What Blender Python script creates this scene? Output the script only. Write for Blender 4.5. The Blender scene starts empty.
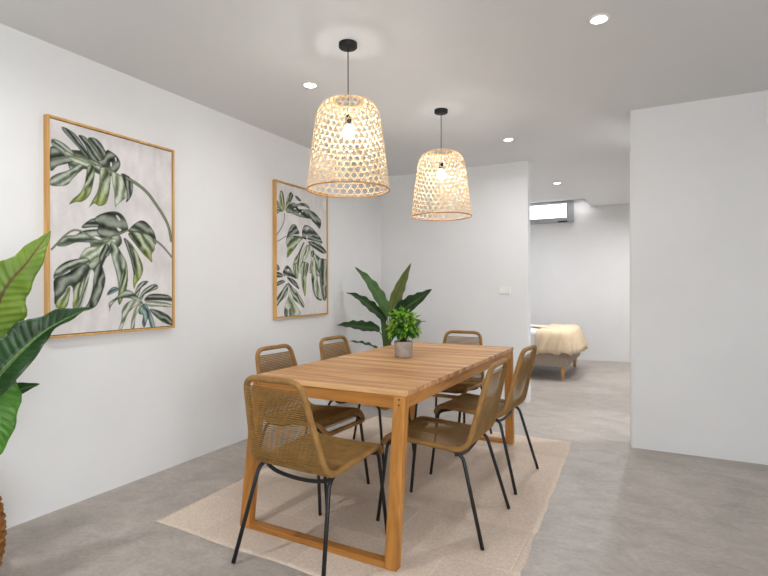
import bpy, math, random
import numpy as np
from mathutils import Vector, Matrix
random.seed(7); R=random.Random(11)
scene=bpy.context.scene
COL=scene.collection
pi=math.pi
CEIL=2.535

# ------------------------------------------------------------------ mesh builder
class MB:
    def __init__(s): s.v=[]; s.f=[]; s.uv={}; s.sm=[]
    def quad_uv(s,i,uv): s.uv[i]=uv
    def box(s,x0,x1,y0,y1,z0,z1):
        b=len(s.v)
        s.v+=[(x,y,z) for z in (z0,z1) for y in (y0,y1) for x in (x0,x1)]
        for f in ((0,2,3,1),(4,5,7,6),(0,1,5,4),(2,6,7,3),(0,4,6,2),(1,3,7,5)):
            s.f.append(tuple(b+i for i in f)); s.sm.append(False)
    def hexa(s,bot,top):
        b=len(s.v); s.v+=list(bot)+list(top)
        for f in ((3,2,1,0),(4,5,6,7),(0,1,5,4),(1,2,6,5),(2,3,7,6),(3,0,4,7)):
            s.f.append(tuple(b+i for i in f)); s.sm.append(False)
    def tube(s,path,r,seg=8,closed=False,cap=True):
        P=[Vector(p) for p in path]; n=len(P)
        rr=r if isinstance(r,(list,tuple)) else [r]*n
        T=[]
        for i in range(n):
            a=P[(i-1)%n] if closed or i>0 else P[i]
            c=P[(i+1)%n] if closed or i<n-1 else P[i]
            T.append((c-a).normalized())
        ref=Vector((0,0,1)) if abs(T[0].z)<.9 else Vector((1,0,0))
        N=(ref-T[0]*ref.dot(T[0])).normalized()
        b=len(s.v); L=0
        for i in range(n):
            if i>0:
                L+=(P[i]-P[i-1]).length
                N=(N-T[i]*N.dot(T[i])).normalized()
            B=T[i].cross(N)
            for k in range(seg):
                a=2*pi*k/seg
                s.uv[len(s.v)]=(k/seg,L)
                s.v.append(tuple(P[i]+(N*math.cos(a)+B*math.sin(a))*rr[i]))
        m=n if closed else n-1
        for i in range(m):
            j=(i+1)%n
            for k in range(seg):
                k2=(k+1)%seg
                s.f.append((b+i*seg+k,b+i*seg+k2,b+j*seg+k2,b+j*seg+k)); s.sm.append(True)
        if cap and not closed:
            s.f.append(tuple(b+k for k in reversed(range(seg)))); s.sm.append(False)
            s.f.append(tuple(b+(n-1)*seg+k for k in range(seg))); s.sm.append(False)
    def lathe(s,prof,seg=24,c=(0,0,0),smooth=True,closed_prof=False):
        b=len(s.v); n=len(prof)
        for r,z in prof:
            for k in range(seg):
                a=2*pi*k/seg
                s.uv[len(s.v)]=(k/seg,z)
                s.v.append((c[0]+r*math.cos(a),c[1]+r*math.sin(a),c[2]+z))
        for i in range(n if closed_prof else n-1):
            j=(i+1)%n
            for k in range(seg):
                k2=(k+1)%seg
                s.f.append((b+i*seg+k,b+i*seg+k2,b+j*seg+k2,b+j*seg+k)); s.sm.append(smooth)
    def disc(s,r,z,seg=24,c=(0,0,0),up=True):
        b=len(s.v)
        for k in range(seg):
            a=2*pi*k/seg; s.v.append((c[0]+r*math.cos(a),c[1]+r*math.sin(a),c[2]+z))
        t=tuple(range(b,b+seg)); s.f.append(t if up else t[::-1]); s.sm.append(False)
    def grid(s,rows,uvs=None,closed=False):
        b=len(s.v); n=len(rows); m=len(rows[0])
        for i,rw in enumerate(rows):
            for j,p in enumerate(rw):
                s.uv[len(s.v)]=(j/(m-1),i/(n-1)) if uvs is None else uvs[i][j]
                s.v.append(tuple(p))
        for i in range(n-1):
            for j in range(m if closed else m-1):
                k=(j+1)%m
                s.f.append((b+i*m+j,b+i*m+k,b+(i+1)*m+k,b+(i+1)*m+j)); s.sm.append(True)
    def build(s,name,mat,parent=None,bevel=0,solid=0,loc=None):
        me=bpy.data.meshes.new(name); me.from_pydata(s.v,[],s.f); 
        me.polygons.foreach_set('use_smooth',s.sm)
        if s.uv:
            ul=me.uv_layers.new(name='UVMap')
            li=np.empty(len(me.loops),dtype=np.int32); me.loops.foreach_get('vertex_index',li)
            U=np.zeros((len(s.v),2),dtype=np.float32)
            for i,w in s.uv.items(): U[i]=w
            ul.data.foreach_set('uv',U[li].ravel())
        me.update(); me.materials.append(mat)
        o=bpy.data.objects.new(name,me); COL.objects.link(o)
        if parent: o.parent=parent
        if loc: o.location=loc
        if solid:
            m=o.modifiers.new('Solidify','SOLIDIFY'); m.thickness=solid; m.offset=0
        if bevel:
            m=o.modifiers.new('Bevel','BEVEL'); m.width=bevel; m.segments=2; m.limit_method='ANGLE'
        return o

def empty(name,loc,rz=0):
    o=bpy.data.objects.new(name,None); COL.objects.link(o); o.location=loc; o.rotation_euler=(0,0,rz); o.empty_display_size=.1
    return o
def tag(o,label,cat,group=None):
    o['label']=label; o['category']=cat
    if group: o['group']=group
    return o
def struct(o): o['kind']='structure'; return o
def copy_tree(o,parent=None):
    c=o.copy(); COL.objects.link(c)
    if parent: c.parent=parent
    for ch in list(o.children): copy_tree(ch,c)
    return c
def catmull(P,n=8,closed=False):
    P=[Vector(p) for p in P]; out=[]; m=len(P)
    for i in range(m if closed else m-1):
        if closed: a,b,c,d=P[(i-1)%m],P[i],P[(i+1)%m],P[(i+2)%m]
        else: a,b,c,d=P[max(i-1,0)],P[i],P[i+1],P[min(i+2,m-1)]
        for k in range(n):
            t=k/n
            out.append(.5*((2*b)+(c-a)*t+(2*a-5*b+4*c-d)*t*t+(3*b-a-3*c+d)*t**3))
    if not closed: out.append(P[-1].copy())
    return out
def fillet(P,rad,n=6,closed=False):
    P=[Vector(p) for p in P]; m=len(P); out=[]
    for i in range(m):
        if (not closed and i in (0,m-1)) or rad[i]<=0: out.append(P[i]); continue
        a=P[(i-1)%m]; c=P[(i+1)%m]; b=P[i]
        r=min(rad[i],(a-b).length*.49,(c-b).length*.49)
        p=b+(a-b).normalized()*r; q=b+(c-b).normalized()*r
        for k in range(n+1):
            t=k/n; out.append(p*(1-t)**2+b*2*t*(1-t)+q*t*t)
    return out
def resample(P,step):
    P=[Vector(p) for p in P]; out=[]; d=0; nxt=0
    for a,b in zip(P,P[1:]):
        L=(b-a).length
        while L>0 and nxt<=d+L:
            out.append(a.lerp(b,(nxt-d)/L)); nxt+=step
        d+=L
    return out

# ------------------------------------------------------------------ materials
def lin(c): return tuple(((x/255)/12.92 if x/255<=.04045 else ((x/255+.055)/1.055)**2.4) for x in c)
def mat(name,rgb,rough=.6,spec=.5,metal=0,var=0,scale=5,stretch=(1,1,1),rgb2=None,bump=0,bscale=40,detail=4,sheen=0,trans=0):
    m=bpy.data.materials.new(name); m.use_nodes=True; nt=m.node_tree; N=nt.nodes; L=nt.links
    b=N['Principled BSDF']; b.inputs['Roughness'].default_value=rough; b.inputs['Specular IOR Level'].default_value=spec; b.inputs['Metallic'].default_value=metal
    c=lin(rgb); b.inputs['Base Color'].default_value=(*c,1)
    if sheen: b.inputs['Sheen Weight'].default_value=sheen
    tc=N.new('ShaderNodeTexCoord'); mp=N.new('ShaderNodeMapping'); L.new(tc.outputs['Object'],mp.inputs['Vector']); mp.inputs['Scale'].default_value=stretch
    no=N.new('ShaderNodeTexNoise'); no.inputs['Scale'].default_value=scale; no.inputs['Detail'].default_value=detail; no.inputs['Roughness'].default_value=.6
    L.new(mp.outputs['Vector'],no.inputs['Vector'])
    if rgb2 is None:
        k=1-var; rgb2=[x*k for x in rgb]
    rp=N.new('ShaderNodeValToRGB'); L.new(no.outputs['Fac'],rp.inputs['Fac'])
    rp.color_ramp.elements[0].position=.3; rp.color_ramp.elements[1].position=.7
    rp.color_ramp.elements[0].color=(*lin(rgb2),1); rp.color_ramp.elements[1].color=(*c,1)
    L.new(rp.outputs['Color'],b.inputs['Base Color'])
    if bump:
        n2=N.new('ShaderNodeTexNoise'); n2.inputs['Scale'].default_value=bscale; L.new(mp.outputs['Vector'],n2.inputs['Vector'])
        bp=N.new('ShaderNodeBump'); bp.inputs['Strength'].default_value=bump; bp.inputs['Distance'].default_value=.004
        L.new(n2.outputs['Fac'],bp.inputs['Height']); L.new(bp.outputs['Normal'],b.inputs['Normal'])
    if trans:
        out=N['Material Output']; tr=N.new('ShaderNodeBsdfTranslucent'); mx=N.new('ShaderNodeMixShader'); mx.inputs[0].default_value=trans
        L.new(rp.outputs['Color'],tr.inputs['Color']); L.new(b.outputs[0],mx.inputs[1]); L.new(tr.outputs[0],mx.inputs[2]); L.new(mx.outputs[0],out.inputs['Surface'])
    return m
def emis(name,rgb,strength):
    m=bpy.data.materials.new(name); m.use_nodes=True; nt=m.node_tree; nt.nodes.clear()
    e=nt.nodes.new('ShaderNodeEmission'); e.inputs['Color'].default_value=(*rgb,1); e.inputs['Strength'].default_value=strength
    o=nt.nodes.new('ShaderNodeOutputMaterial'); nt.links.new(e.outputs[0],o.inputs['Surface']); return m

def floor_mat():
    m=mat('microcement',(172,164,157),.33,.4)
    nt=m.node_tree; N=nt.nodes; L=nt.links; b=N['Principled BSDF']
    for l in list(b.inputs['Base Color'].links): L.remove(l)
    tc=N.new('ShaderNodeTexCoord')
    def noise(sc,st,det=6,ro=.65,dist=0.):
        mp=N.new('ShaderNodeMapping'); mp.inputs['Scale'].default_value=st; L.new(tc.outputs['Object'],mp.inputs['Vector'])
        n=N.new('ShaderNodeTexNoise'); n.inputs['Scale'].default_value=sc; n.inputs['Detail'].default_value=det; n.inputs['Roughness'].default_value=ro; n.inputs['Distortion'].default_value=dist
        L.new(mp.outputs['Vector'],n.inputs['Vector']); return n
    a=noise(1.3,(1,1,1),8,.7,.6); c=noise(4.5,(1.0,1.5,1),9,.72,.9); d=noise(38,(1,1.5,1),4,.6)
    r1=N.new('ShaderNodeValToRGB'); L.new(a.outputs['Fac'],r1.inputs['Fac'])
    e=r1.color_ramp.elements; e[0].position=.3; e[1].position=.72; e[0].color=(*lin((146,138,130)),1); e[1].color=(*lin((192,183,174)),1)
    r2=N.new('ShaderNodeValToRGB'); L.new(c.outputs['Fac'],r2.inputs['Fac'])
    e=r2.color_ramp.elements; e[0].position=.33; e[1].position=.68; e[0].color=(*lin((142,133,124)),1); e[1].color=(*lin((198,189,180)),1)
    mx=N.new('ShaderNodeMix'); mx.data_type='RGBA'; mx.inputs[0].default_value=.5; L.new(r1.outputs['Color'],mx.inputs[6]); L.new(r2.outputs['Color'],mx.inputs[7])
    r3=N.new('ShaderNodeValToRGB'); L.new(d.outputs['Fac'],r3.inputs['Fac']); e=r3.color_ramp.elements; e[0].position=.3;e[1].position=.7; e[0].color=(.86,.86,.86,1); e[1].color=(1.06,1.06,1.06,1)
    mu=N.new('ShaderNodeMix'); mu.data_type='RGBA'; mu.blend_type='MULTIPLY'; mu.inputs[0].default_value=1; L.new(mx.outputs[2],mu.inputs[6]); L.new(r3.outputs['Color'],mu.inputs[7])
    L.new(mu.outputs[2],b.inputs['Base Color'])
    mr=N.new('ShaderNodeMapRange'); L.new(c.outputs['Fac'],mr.inputs['Value']); mr.inputs['To Min'].default_value=.3; mr.inputs['To Max'].default_value=.5; L.new(mr.outputs[0],b.inputs['Roughness'])
    return m
def wood(name,dark,light,axis='x',pitch=None,off=0,rough=.5,gs=1):
    m=mat(name,light,rough,.35); nt=m.node_tree; N=nt.nodes; L=nt.links; b=N['Principled BSDF']
    for l in list(b.inputs['Base Color'].links): L.remove(l)
    tc=N.new('ShaderNodeTexCoord')
    st={'x':(1.2,16,16),'y':(16,1.2,16),'z':(16,16,1.2)}[axis]
    mp=N.new('ShaderNodeMapping'); mp.inputs['Scale'].default_value=st; L.new(tc.outputs['Object'],mp.inputs['Vector'])
    vec=mp.outputs['Vector']
    rnd=None
    if pitch:
        sx=N.new('ShaderNodeSeparateXYZ'); L.new(tc.outputs['Object'],sx.inputs[0])
        a=N.new('ShaderNodeMath'); a.operation='ADD'; a.inputs[1].default_value=off; L.new(sx.outputs['Y'],a.inputs[0])
        dv=N.new('ShaderNodeMath'); dv.operation='DIVIDE'; dv.inputs[1].default_value=pitch; L.new(a.outputs[0],dv.inputs[0])
        fl=N.new('ShaderNodeMath'); fl.operation='FLOOR'; L.new(dv.outputs[0],fl.inputs[0])
        wn=N.new('ShaderNodeTexWhiteNoise'); wn.noise_dimensions='1D'; L.new(fl.outputs[0],wn.inputs['W']); rnd=wn.outputs['Value']
        va=N.new('ShaderNodeVectorMath'); va.operation='ADD'; cx=N.new('ShaderNodeCombineXYZ'); ml=N.new('ShaderNodeMath'); ml.operation='MULTIPLY'; ml.inputs[1].default_value=37; L.new(rnd,ml.inputs[0]); L.new(ml.outputs[0],cx.inputs[0]); L.new(ml.outputs[0],cx.inputs[2])
        L.new(vec,va.inputs[0]); L.new(cx.outputs[0],va.inputs[1]); vec=va.outputs[0]
    no=N.new('ShaderNodeTexNoise'); no.inputs['Scale'].default_value=1.6*gs; no.inputs['Detail'].default_value=6; no.inputs['Distortion'].default_value=.8; L.new(vec,no.inputs['Vector'])
    fac=no.outputs['Fac']
    if rnd:
        mr=N.new('ShaderNodeMapRange'); mr.inputs['To Min'].default_value=-.15; mr.inputs['To Max'].default_value=.15; L.new(rnd,mr.inputs['Value'])
        ad=N.new('ShaderNodeMath'); ad.operation='ADD'; L.new(fac,ad.inputs[0]); L.new(mr.outputs[0],ad.inputs[1]); fac=ad.outputs[0]
    rp=N.new('ShaderNodeValToRGB'); L.new(fac,rp.inputs['Fac']); e=rp.color_ramp.elements; e[0].position=.25; e[1].position=.75; e[0].color=(*lin(dark),1); e[1].color=(*lin(light),1)
    L.new(rp.outputs['Color'],b.inputs['Base Color'])
    return m
def wrap_mat(name,rgb,dark,pitch):
    m=mat(name,rgb,.55,.3,var=.18,scale=14); nt=m.node_tree; N=nt.nodes; L=nt.links; b=N['Principled BSDF']
    uv=N.new('ShaderNodeUVMap'); sx=N.new('ShaderNodeSeparateXYZ'); L.new(uv.outputs[0],sx.inputs[0])
    ml=N.new('ShaderNodeMath'); ml.operation='MULTIPLY'; ml.inputs[1].default_value=2*pi/pitch; L.new(sx.outputs['Y'],ml.inputs[0])
    sn=N.new('ShaderNodeMath'); sn.operation='SINE'; L.new(ml.outputs[0],sn.inputs[0])
    bp=N.new('ShaderNodeBump'); bp.inputs['Strength'].default_value=.5; bp.inputs['Distance'].default_value=.002; L.new(sn.outputs[0],bp.inputs['Height']); L.new(bp.outputs['Normal'],b.inputs['Normal'])
    return m
def leaf_mat(name,rgb,rgb2,vein,trans=.25,rough=.4,nv=26):
    m=mat(name,rgb,rough,.45,rgb2=rgb2,scale=9); nt=m.node_tree; N=nt.nodes; L=nt.links; b=N['Principled BSDF']; out=N['Material Output']
    base=b.inputs['Base Color'].links[0].from_socket
    uv=N.new('ShaderNodeUVMap'); sx=N.new('ShaderNodeSeparateXYZ'); L.new(uv.outputs[0],sx.inputs[0])
    def M(op,a,bv=None):
        n=N.new('ShaderNodeMath'); n.operation=op
        if hasattr(a,'links'): L.new(a,n.inputs[0])
        else: n.inputs[0].default_value=a
        if bv is not None:
            if hasattr(bv,'links'): L.new(bv,n.inputs[1])
            else: n.inputs[1].default_value=bv
        return n.outputs[0]
    d=M('ABSOLUTE',M('SUBTRACT',sx.outputs['X'],.5))           # 0 on the midrib, .5 at the margin
    mid=M('LESS_THAN',d,.035)
    ph=M('SUBTRACT',M('MULTIPLY',sx.outputs['Y'],float(nv)),M('MULTIPLY',d,3.0))
    fr=M('FRACT',ph); vn=M('MULTIPLY',M('LESS_THAN',fr,.09),.22)
    f=M('MAXIMUM',M('MULTIPLY',mid,.9),vn)
    mx=N.new('ShaderNodeMix'); mx.data_type='RGBA'; L.new(f,mx.inputs[0]); L.new(base,mx.inputs[6]); mx.inputs[7].default_value=(*lin(vein),1)
    L.new(mx.outputs[2],b.inputs['Base Color'])
    bp=N.new('ShaderNodeBump'); bp.inputs['Strength'].default_value=.35; bp.inputs['Distance'].default_value=.003
    L.new(M('SINE',M('MULTIPLY',ph,2*pi)),bp.inputs['Height']); L.new(bp.outputs['Normal'],b.inputs['Normal'])
    tr=N.new('ShaderNodeBsdfTranslucent'); ms=N.new('ShaderNodeMixShader'); ms.inputs[0].default_value=trans
    L.new(mx.outputs[2],tr.inputs['Color']); L.new(b.outputs[0],ms.inputs[1]); L.new(tr.outputs[0],ms.inputs[2]); L.new(ms.outputs[0],out.inputs['Surface'])
    return m
def attr_mat(name,rough=.7,trans=0):
    m=bpy.data.materials.new(name); m.use_nodes=True; nt=m.node_tree; N=nt.nodes; L=nt.links; b=N['Principled BSDF']; b.inputs['Roughness'].default_value=rough; b.inputs['Specular IOR Level'].default_value=.3
    a=N.new('ShaderNodeAttribute'); a.attribute_name='Col'; L.new(a.outputs['Color'],b.inputs['Base Color'])
    if trans:
        tr=N.new('ShaderNodeBsdfTranslucent'); ms=N.new('ShaderNodeMixShader'); ms.inputs[0].default_value=trans
        L.new(a.outputs['Color'],tr.inputs['Color']); L.new(b.outputs[0],ms.inputs[1]); L.new(tr.outputs[0],ms.inputs[2]); L.new(ms.outputs[0],N['Material Output'].inputs['Surface'])
    return m
def rug_mat():
    m=mat('flatweave',(206,191,176),.95,.1); nt=m.node_tree; N=nt.nodes; L=nt.links; b=N['Principled BSDF']
    for l in list(b.inputs['Base Color'].links): L.remove(l)
    tc=N.new('ShaderNodeTexCoord')
    ck=N.new('ShaderNodeTexBrick'); ck.offset=.5; ck.inputs['Scale'].default_value=1; ck.inputs['Brick Width'].default_value=.58; ck.inputs['Row Height'].default_value=.40; ck.inputs['Mortar Size'].default_value=.003
    ck.inputs['Color1'].default_value=(0,0,0,1); ck.inputs['Color2'].default_value=(1,1,1,1); ck.inputs['Mortar'].default_value=(0,0,0,1)
    L.new(tc.outputs['Object'],ck.inputs['Vector'])
    wv=N.new('ShaderNodeTexWave'); wv.bands_direction='X'; wv.inputs['Scale'].default_value=34; wv.inputs['Distortion'].default_value=.6; L.new(tc.outputs['Object'],wv.inputs['Vector'])
    no=N.new('ShaderNodeTexNoise'); no.inputs['Scale'].default_value=90; no.inputs['Detail'].default_value=3; L.new(tc.outputs['Object'],no.inputs['Vector'])
    n2=N.new('ShaderNodeTexNoise'); n2.inputs['Scale'].default_value=3; n2.inputs['Detail'].default_value=5; L.new(tc.outputs['Object'],n2.inputs['Vector'])
    r=N.new('ShaderNodeValToRGB'); L.new(no.outputs['Fac'],r.inputs['Fac']); e=r.color_ramp.elements; e[0].position=.3; e[1].position=.7; e[0].color=(*lin((212,194,176)),1); e[1].color=(*lin((234,218,202)),1)
    r2=N.new('ShaderNodeValToRGB'); L.new(n2.outputs['Fac'],r2.inputs['Fac']); e=r2.color_ramp.elements; e[0].position=.3; e[1].position=.7; e[0].color=(.93,.92,.91,1); e[1].color=(1,1,1,1)
    mu=N.new('ShaderNodeMix'); mu.data_type='RGBA'; mu.blend_type='MULTIPLY'; mu.inputs[0].default_value=1; L.new(r.outputs['Color'],mu.inputs[6]); L.new(r2.outputs['Color'],mu.inputs[7])
    f=N.new('ShaderNodeMath'); f.operation='MULTIPLY'; L.new(ck.outputs['Color'],f.inputs[0])
    mr=N.new('ShaderNodeMapRange'); mr.inputs['To Min'].default_value=.14; mr.inputs['To Max'].default_value=.5; L.new(wv.outputs['Fac'],mr.inputs['Value']); L.new(mr.outputs[0],f.inputs[1])
    m2=N.new('ShaderNodeMix'); m2.data_type='RGBA'; L.new(f.outputs[0],m2.inputs[0]); L.new(mu.outputs[2],m2.inputs[6]); m2.inputs[7].default_value=(*lin((164,150,138)),1)
    L.new(m2.outputs[2],b.inputs['Base Color'])
    bp=N.new('ShaderNodeBump'); bp.inputs['Strength'].default_value=.5; bp.inputs['Distance'].default_value=.002; L.new(no.outputs['Fac'],bp.inputs['Height']); L.new(bp.outputs['Normal'],b.inputs['Normal'])
    return m

WALL=mat('white_plaster',(228,228,228),.9,.2,var=.02,scale=1.6,bump=.08,bscale=25)
CEILM=mat('ceiling_paint',(224,225,226),.9,.2,var=.01,scale=2)
FLOOR=floor_mat(); RUG=rug_mat()
PITCH=.0433; TY0,TY1,TX0,TX1=2.020,3.918,-1.853,-.950
TOPW=wood('oiled_wood_slats',(158,108,64),(224,178,126),'x',PITCH,-TY0,.42)
WX=wood('golden_wood_across',(146,92,36),(196,136,68),'x'); WY=wood('golden_wood_along',(156,98,44),(204,146,80),'y'); WZ=wood('golden_wood_upright',(146,92,36),(200,140,70),'z')
PLUG=mat('dark_plug',(70,42,20),.6)
CORD=mat('ochre_cord',(164,125,68),.6,.3,var=.22,scale=18)
WRAP=wrap_mat('ochre_wrapped_tube',(170,127,70),(110,78,36),.0062)
BLACK=mat('black_steel',(27,28,30),.45,.5,var=.1)
BLACKM=mat('black_matte',(20,20,21),.55,.4,var=.1)
BAMB=mat('bamboo_strip',(246,226,190),.55,.4,rgb2=(230,192,136),scale=30,trans=.06)
RIM=mat('bamboo_rim',(196,146,78),.5,.4,rgb2=(168,116,56),scale=25)
FRAMEW=wood('oak_frame',(186,138,76),(222,178,112),'z'); CANV=attr_mat('painted_canvas',.8)
STEEL=mat('brushed_grey_metal',(168,170,172),.4,.5,.3,var=.05)
WHITEP=mat('white_plastic',(232,231,226),.4,.5,var=.01)
BULBM=emis('lit_bulb',(1,.98,.95),175)
SPOTM=emis('lit_spot',(1,.98,.95),30)
PANE=emis('daylit_pane',(.97,.99,1),7)
BASEF=mat('taupe_fabric',(178,162,148),.95,.1,var=.15,scale=60,bump=.3,bscale=150)
SPREAD=mat('beige_cotton',(228,206,176),.95,.1,var=.06,scale=8,bump=.25,bscale=90)
SHEET=mat('white_sheet',(235,235,238),.9,.2,var=.02)
LEGW=wood('pale_leg_wood',(190,140,90),(222,176,124),'z')
CEMENT=mat('cement_pot',(186,176,168),.85,.2,rgb2=(160,150,142),scale=22,bump=.3,bscale=70)
POTG=mat('dark_pot',(88,84,80),.7,.3,var=.1)
SOIL=mat('soil',(58,42,30),.95,.1,var=.4,scale=40,bump=.6)
BASKET=mat('seagrass',(176,122,66),.85,.2,rgb2=(120,76,34),scale=45,bump=.7,bscale=90)
LG_PALE=leaf_mat('yellow_green_leaf',(134,162,58),(108,140,40),(112,74,38),.35)
LG_DARK=leaf_mat('deep_green_leaf',(40,76,32),(24,52,20),(104,136,78),.12,.4)
LG_BRT=leaf_mat('bright_green_leaf',(96,156,44),(66,126,28),(150,190,96),.3)
LG_MID=leaf_mat('mid_green_leaf',(78,118,54),(52,92,38),(120,140,80),.2)
LG_OLIVE=leaf_mat('olive_leaf',(112,124,58),(84,100,44),(110,84,50),.25)
STEM=mat('leaf_stalk',(92,96,48),.6,.3,var=.2)
FOL=attr_mat('small_leaves',.42,.25)

# ------------------------------------------------------------------ setting
def slab(name,*boxes,m=WALL,bevel=0):
    b=MB()
    for q in boxes: b.box(*q)
    return struct(b.build(name,m,bevel=bevel))
slab('floor',(-3.9,3.4,-3.2,9.2,-.12,0),m=FLOOR)
slab('ceiling',(-3.9,3.4,-3.2,8.1,CEIL,CEIL+.25),(-.87,3.4,8.1,9.2,CEIL,CEIL+.25),(-3.9,-.87,8.1,9.2,2.665,CEIL+.25),m=CEILM)
slab('wall_left',(-3.0,-2.871,-3.2,5.52,0,CEIL))
slab('wall_back',(-2.871,-1.132,5.403,5.52,0,CEIL))
slab('wall_right',(-.1285,3.4,4.247,4.452,0,CEIL))
slab('wall_hall',(0,3.4,5.242,5.40,0,CEIL))
slab('wall_hall_end',(3.28,3.4,4.452,5.242,0,CEIL))
slab('wall_bedroom',(-3.9,3.4,9.0,9.2,0,2.665))
slab('wall_bedroom_left',(-3.9,-3.75,5.52,9.0,0,2.665),(-3.75,-3.0,5.403,5.52,0,CEIL))
slab('wall_bedroom_right',(1.2,1.35,5.40,9.0,0,CEIL))
slab('wall_front',(-2.871,3.25,-3.2,-3.05,0,CEIL))
# unseen side wall; its wide unglazed opening is added to light the left wall
slab('wall_fill_opening',(3.25,3.4,-3.2,-3.0,0,CEIL),(3.25,3.4,-.4,4.247,0,CEIL),(3.25,3.4,-3.0,-.4,0,.3),(3.25,3.4,-3.0,-.4,2.38,CEIL))
slab('trim_1',(-.1365,-.1285,4.262,4.44,0,2.235),m=WHITEP)

# bedroom clerestory window
w=struct(empty('window_1',(-1.6,9.0,2.30)))
b=MB()
b.box(-.55,.475,-.05,.0,0,.075); b.box(-.55,.475,-.05,0,.31,.345); b.box(.385,.475,-.05,0,.075,.31); b.box(-.55,-.47,-.05,0,.075,.31)
b.build('window_frame',STEEL,w,bevel=.004)
b=MB(); b.box(-.47,.36,-.03,-.02,.085,.305); b.build('pane',PANE,w)
b=MB(); b.box(.36,.385,-.04,-.01,.075,.31); b.box(-.47,.36,-.036,-.012,.07,.085); b.build('sash',STEEL,w)
for x in (-.37,.12,.30):
    if x==.12: continue
    b=MB(); b.box(x-.075,x+.075,-.075,-.05,-.002,.022); o=b.build('hinge',BLACKM,w); o['label']='black window hinge'

# ------------------------------------------------------------------ downlights
def arealight(parent,size,watts,col=(.98,.985,1),z=-.012,spread=2.9):
    l=bpy.data.lights.new('spot_glow','AREA'); l.shape='DISK'; l.size=size; l.energy=watts; l.color=col; l.spread=spread
    o=bpy.data.objects.new('spot_glow',l); COL.objects.link(o); o.parent=parent; o.location=(0,0,z); return o
def downlight(x,y,label,watts,z=CEIL,spread=2.9):
    e=tag(empty('downlight',(x,y,z)),label,'ceiling light','recessed ceiling spotlights')
    b=MB(); b.lathe([(.036,-.001),(.038,-.006),(.050,-.006),(.053,0)],28); b.build('trim_ring',WHITEP,e)
    b=MB(); b.disc(.037,-.003,28,up=False); b.build('lens',SPOTM,e)
    arealight(e,.07,watts,spread=spread); return e
DW=8.5
downlight(-.221,2.722,'bright recessed ceiling spotlight at the top, right of both pendant lamps and nearest the camera',DW*.5)
downlight(-1.966,2.716,'recessed ceiling spotlight left of the nearer pendant lamp',DW*.45)
downlight(-1.123,4.555,'recessed ceiling spotlight between the farther pendant lamp and the back wall edge',DW)
downlight(-1.048,6.748,'recessed ceiling spotlight in the bedroom above the bed',DW*2.6)
downlight(-1.02,8.80,'tiny ceiling spotlight at the right top corner of the bedroom window',.4,2.665)
downlight(-1.966,.75,'added unseen ceiling spotlight over the large leafy plant by the left wall, outside the picture',DW*1.6)  # unseen lamp, added to brighten the floor and wall at the left
downlight(-.221,.75,'added unseen ceiling spotlight above the camera, outside the picture',DW*.6)  # unseen lamp, added for more overhead light near the camera
downlight(.81,5.0,'recessed ceiling spotlight in the side hall behind the right wall',DW*2.7)
downlight(-.05,7.6,'added unseen ceiling spotlight in the bedroom hidden by the right wall',DW*2.8)  # hidden lamp, added to brighten the far bedroom wall
downlight(-2.3,7.5,'added unseen ceiling spotlight in the bedroom hidden behind the back wall',DW*1.6)  # another hidden lamp, added to light the far wall from the left

# ------------------------------------------------------------------ dining table
t=tag(empty('dining_table',((TX0+TX1)/2+.010,(TY0+TY1)/2,0),math.radians(-.65)),'slatted golden wood dining table standing on the beige rug','table')
cx,cy=(TX0+TX1)/2,(TY0+TY1)/2
b=MB(); n=44; p=(TY1-TY0)/n
for k in range(n):
    g0=.0016; g1=.0016
    if k in (7,37): g0=.004
    if k in (6,36): g1=.004
    b.box(TX0-cx,TX1-cx,TY0-cy+k*p+g0,TY0-cy+(k+1)*p-g1,.728,.750)
for x in (-.3,0,.3): b.box(x-.03,x+.03,TY0-cy+.05,TY1-cy-.05,.705,.7279)
o=b.build('table_top',TOPW,t,bevel=.0012)
# slat texture counts slats from the front edge
SPS={-1:.095,1:.035}; X0,X1=TX0-cx+.010,TX1-cx-.004; Y0,Y1=TY0-cy+.004,TY1-cy-.004; LW=.060; LT=.046
for sx in (0,1):
    for sy in (0,1):
        xa,xb=(X0,X0+LW) if sx==0 else (X1-LW,X1); SP=SPS[-1 if sy==0 else 1]
        s=-1 if sy==0 else 1; ye=Y0 if sy==0 else Y1
        yo=ye; yi=ye-s*LT
        ya,yb=min(yo,yi),max(yo,yi); d=s*SP
        b=MB(); b.hexa([(xa,ya+d,.0034),(xb,ya+d,.0034),(xb,yb+d,.0034),(xa,yb+d,.0034)],[(xa,ya,.727),(xb,ya,.727),(xb,yb,.727),(xa,yb,.727)])
        lg=b.build('leg',WZ,t,bevel=.004)
        for zz in (.688,.712):
            b=MB(); xm=xa+LW*.5; yy=ye+s*SP*(1-zz/.727)
            b.tube([(xm,yy-s*.004,zz),(xm,yy+s*.0006,zz)],.0045,10); b.build('plug',PLUG,lg)
for s,ye in ((-1,Y0),(1,Y1)):
    SP=SPS[s]; b=MB(); q=LT*.6; ya,yb=sorted((ye-s*.002,ye-s*q)); d=s*SP*.07
    b.hexa([(X0+LW,ya+d,.672),(X1-LW,ya+d,.672),(X1-LW,yb+d,.672),(X0+LW,yb+d,.672)],[(X0+LW,ya,.7275),(X1-LW,ya,.7275),(X1-LW,yb,.7275),(X0+LW,yb,.7275)])
    b.build('apron',WX,t,bevel=.002)
    ya,yb=sorted((ye,ye-s*LT)); d=s*SP
    b=MB(); b.box(X0+LW,X1-LW,ya+d*.98,yb+d*.98,.0036,.032); b.build('stretcher',WX,t,bevel=.003)
for xa,xb in ((X0+.003,X0+.027),(X1-.027,X1-.003)):
    b=MB(); b.box(xa,xb,Y0+LT,Y1-LT,.672,.7275); b.build('apron',WY,t,bevel=.002)

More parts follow.
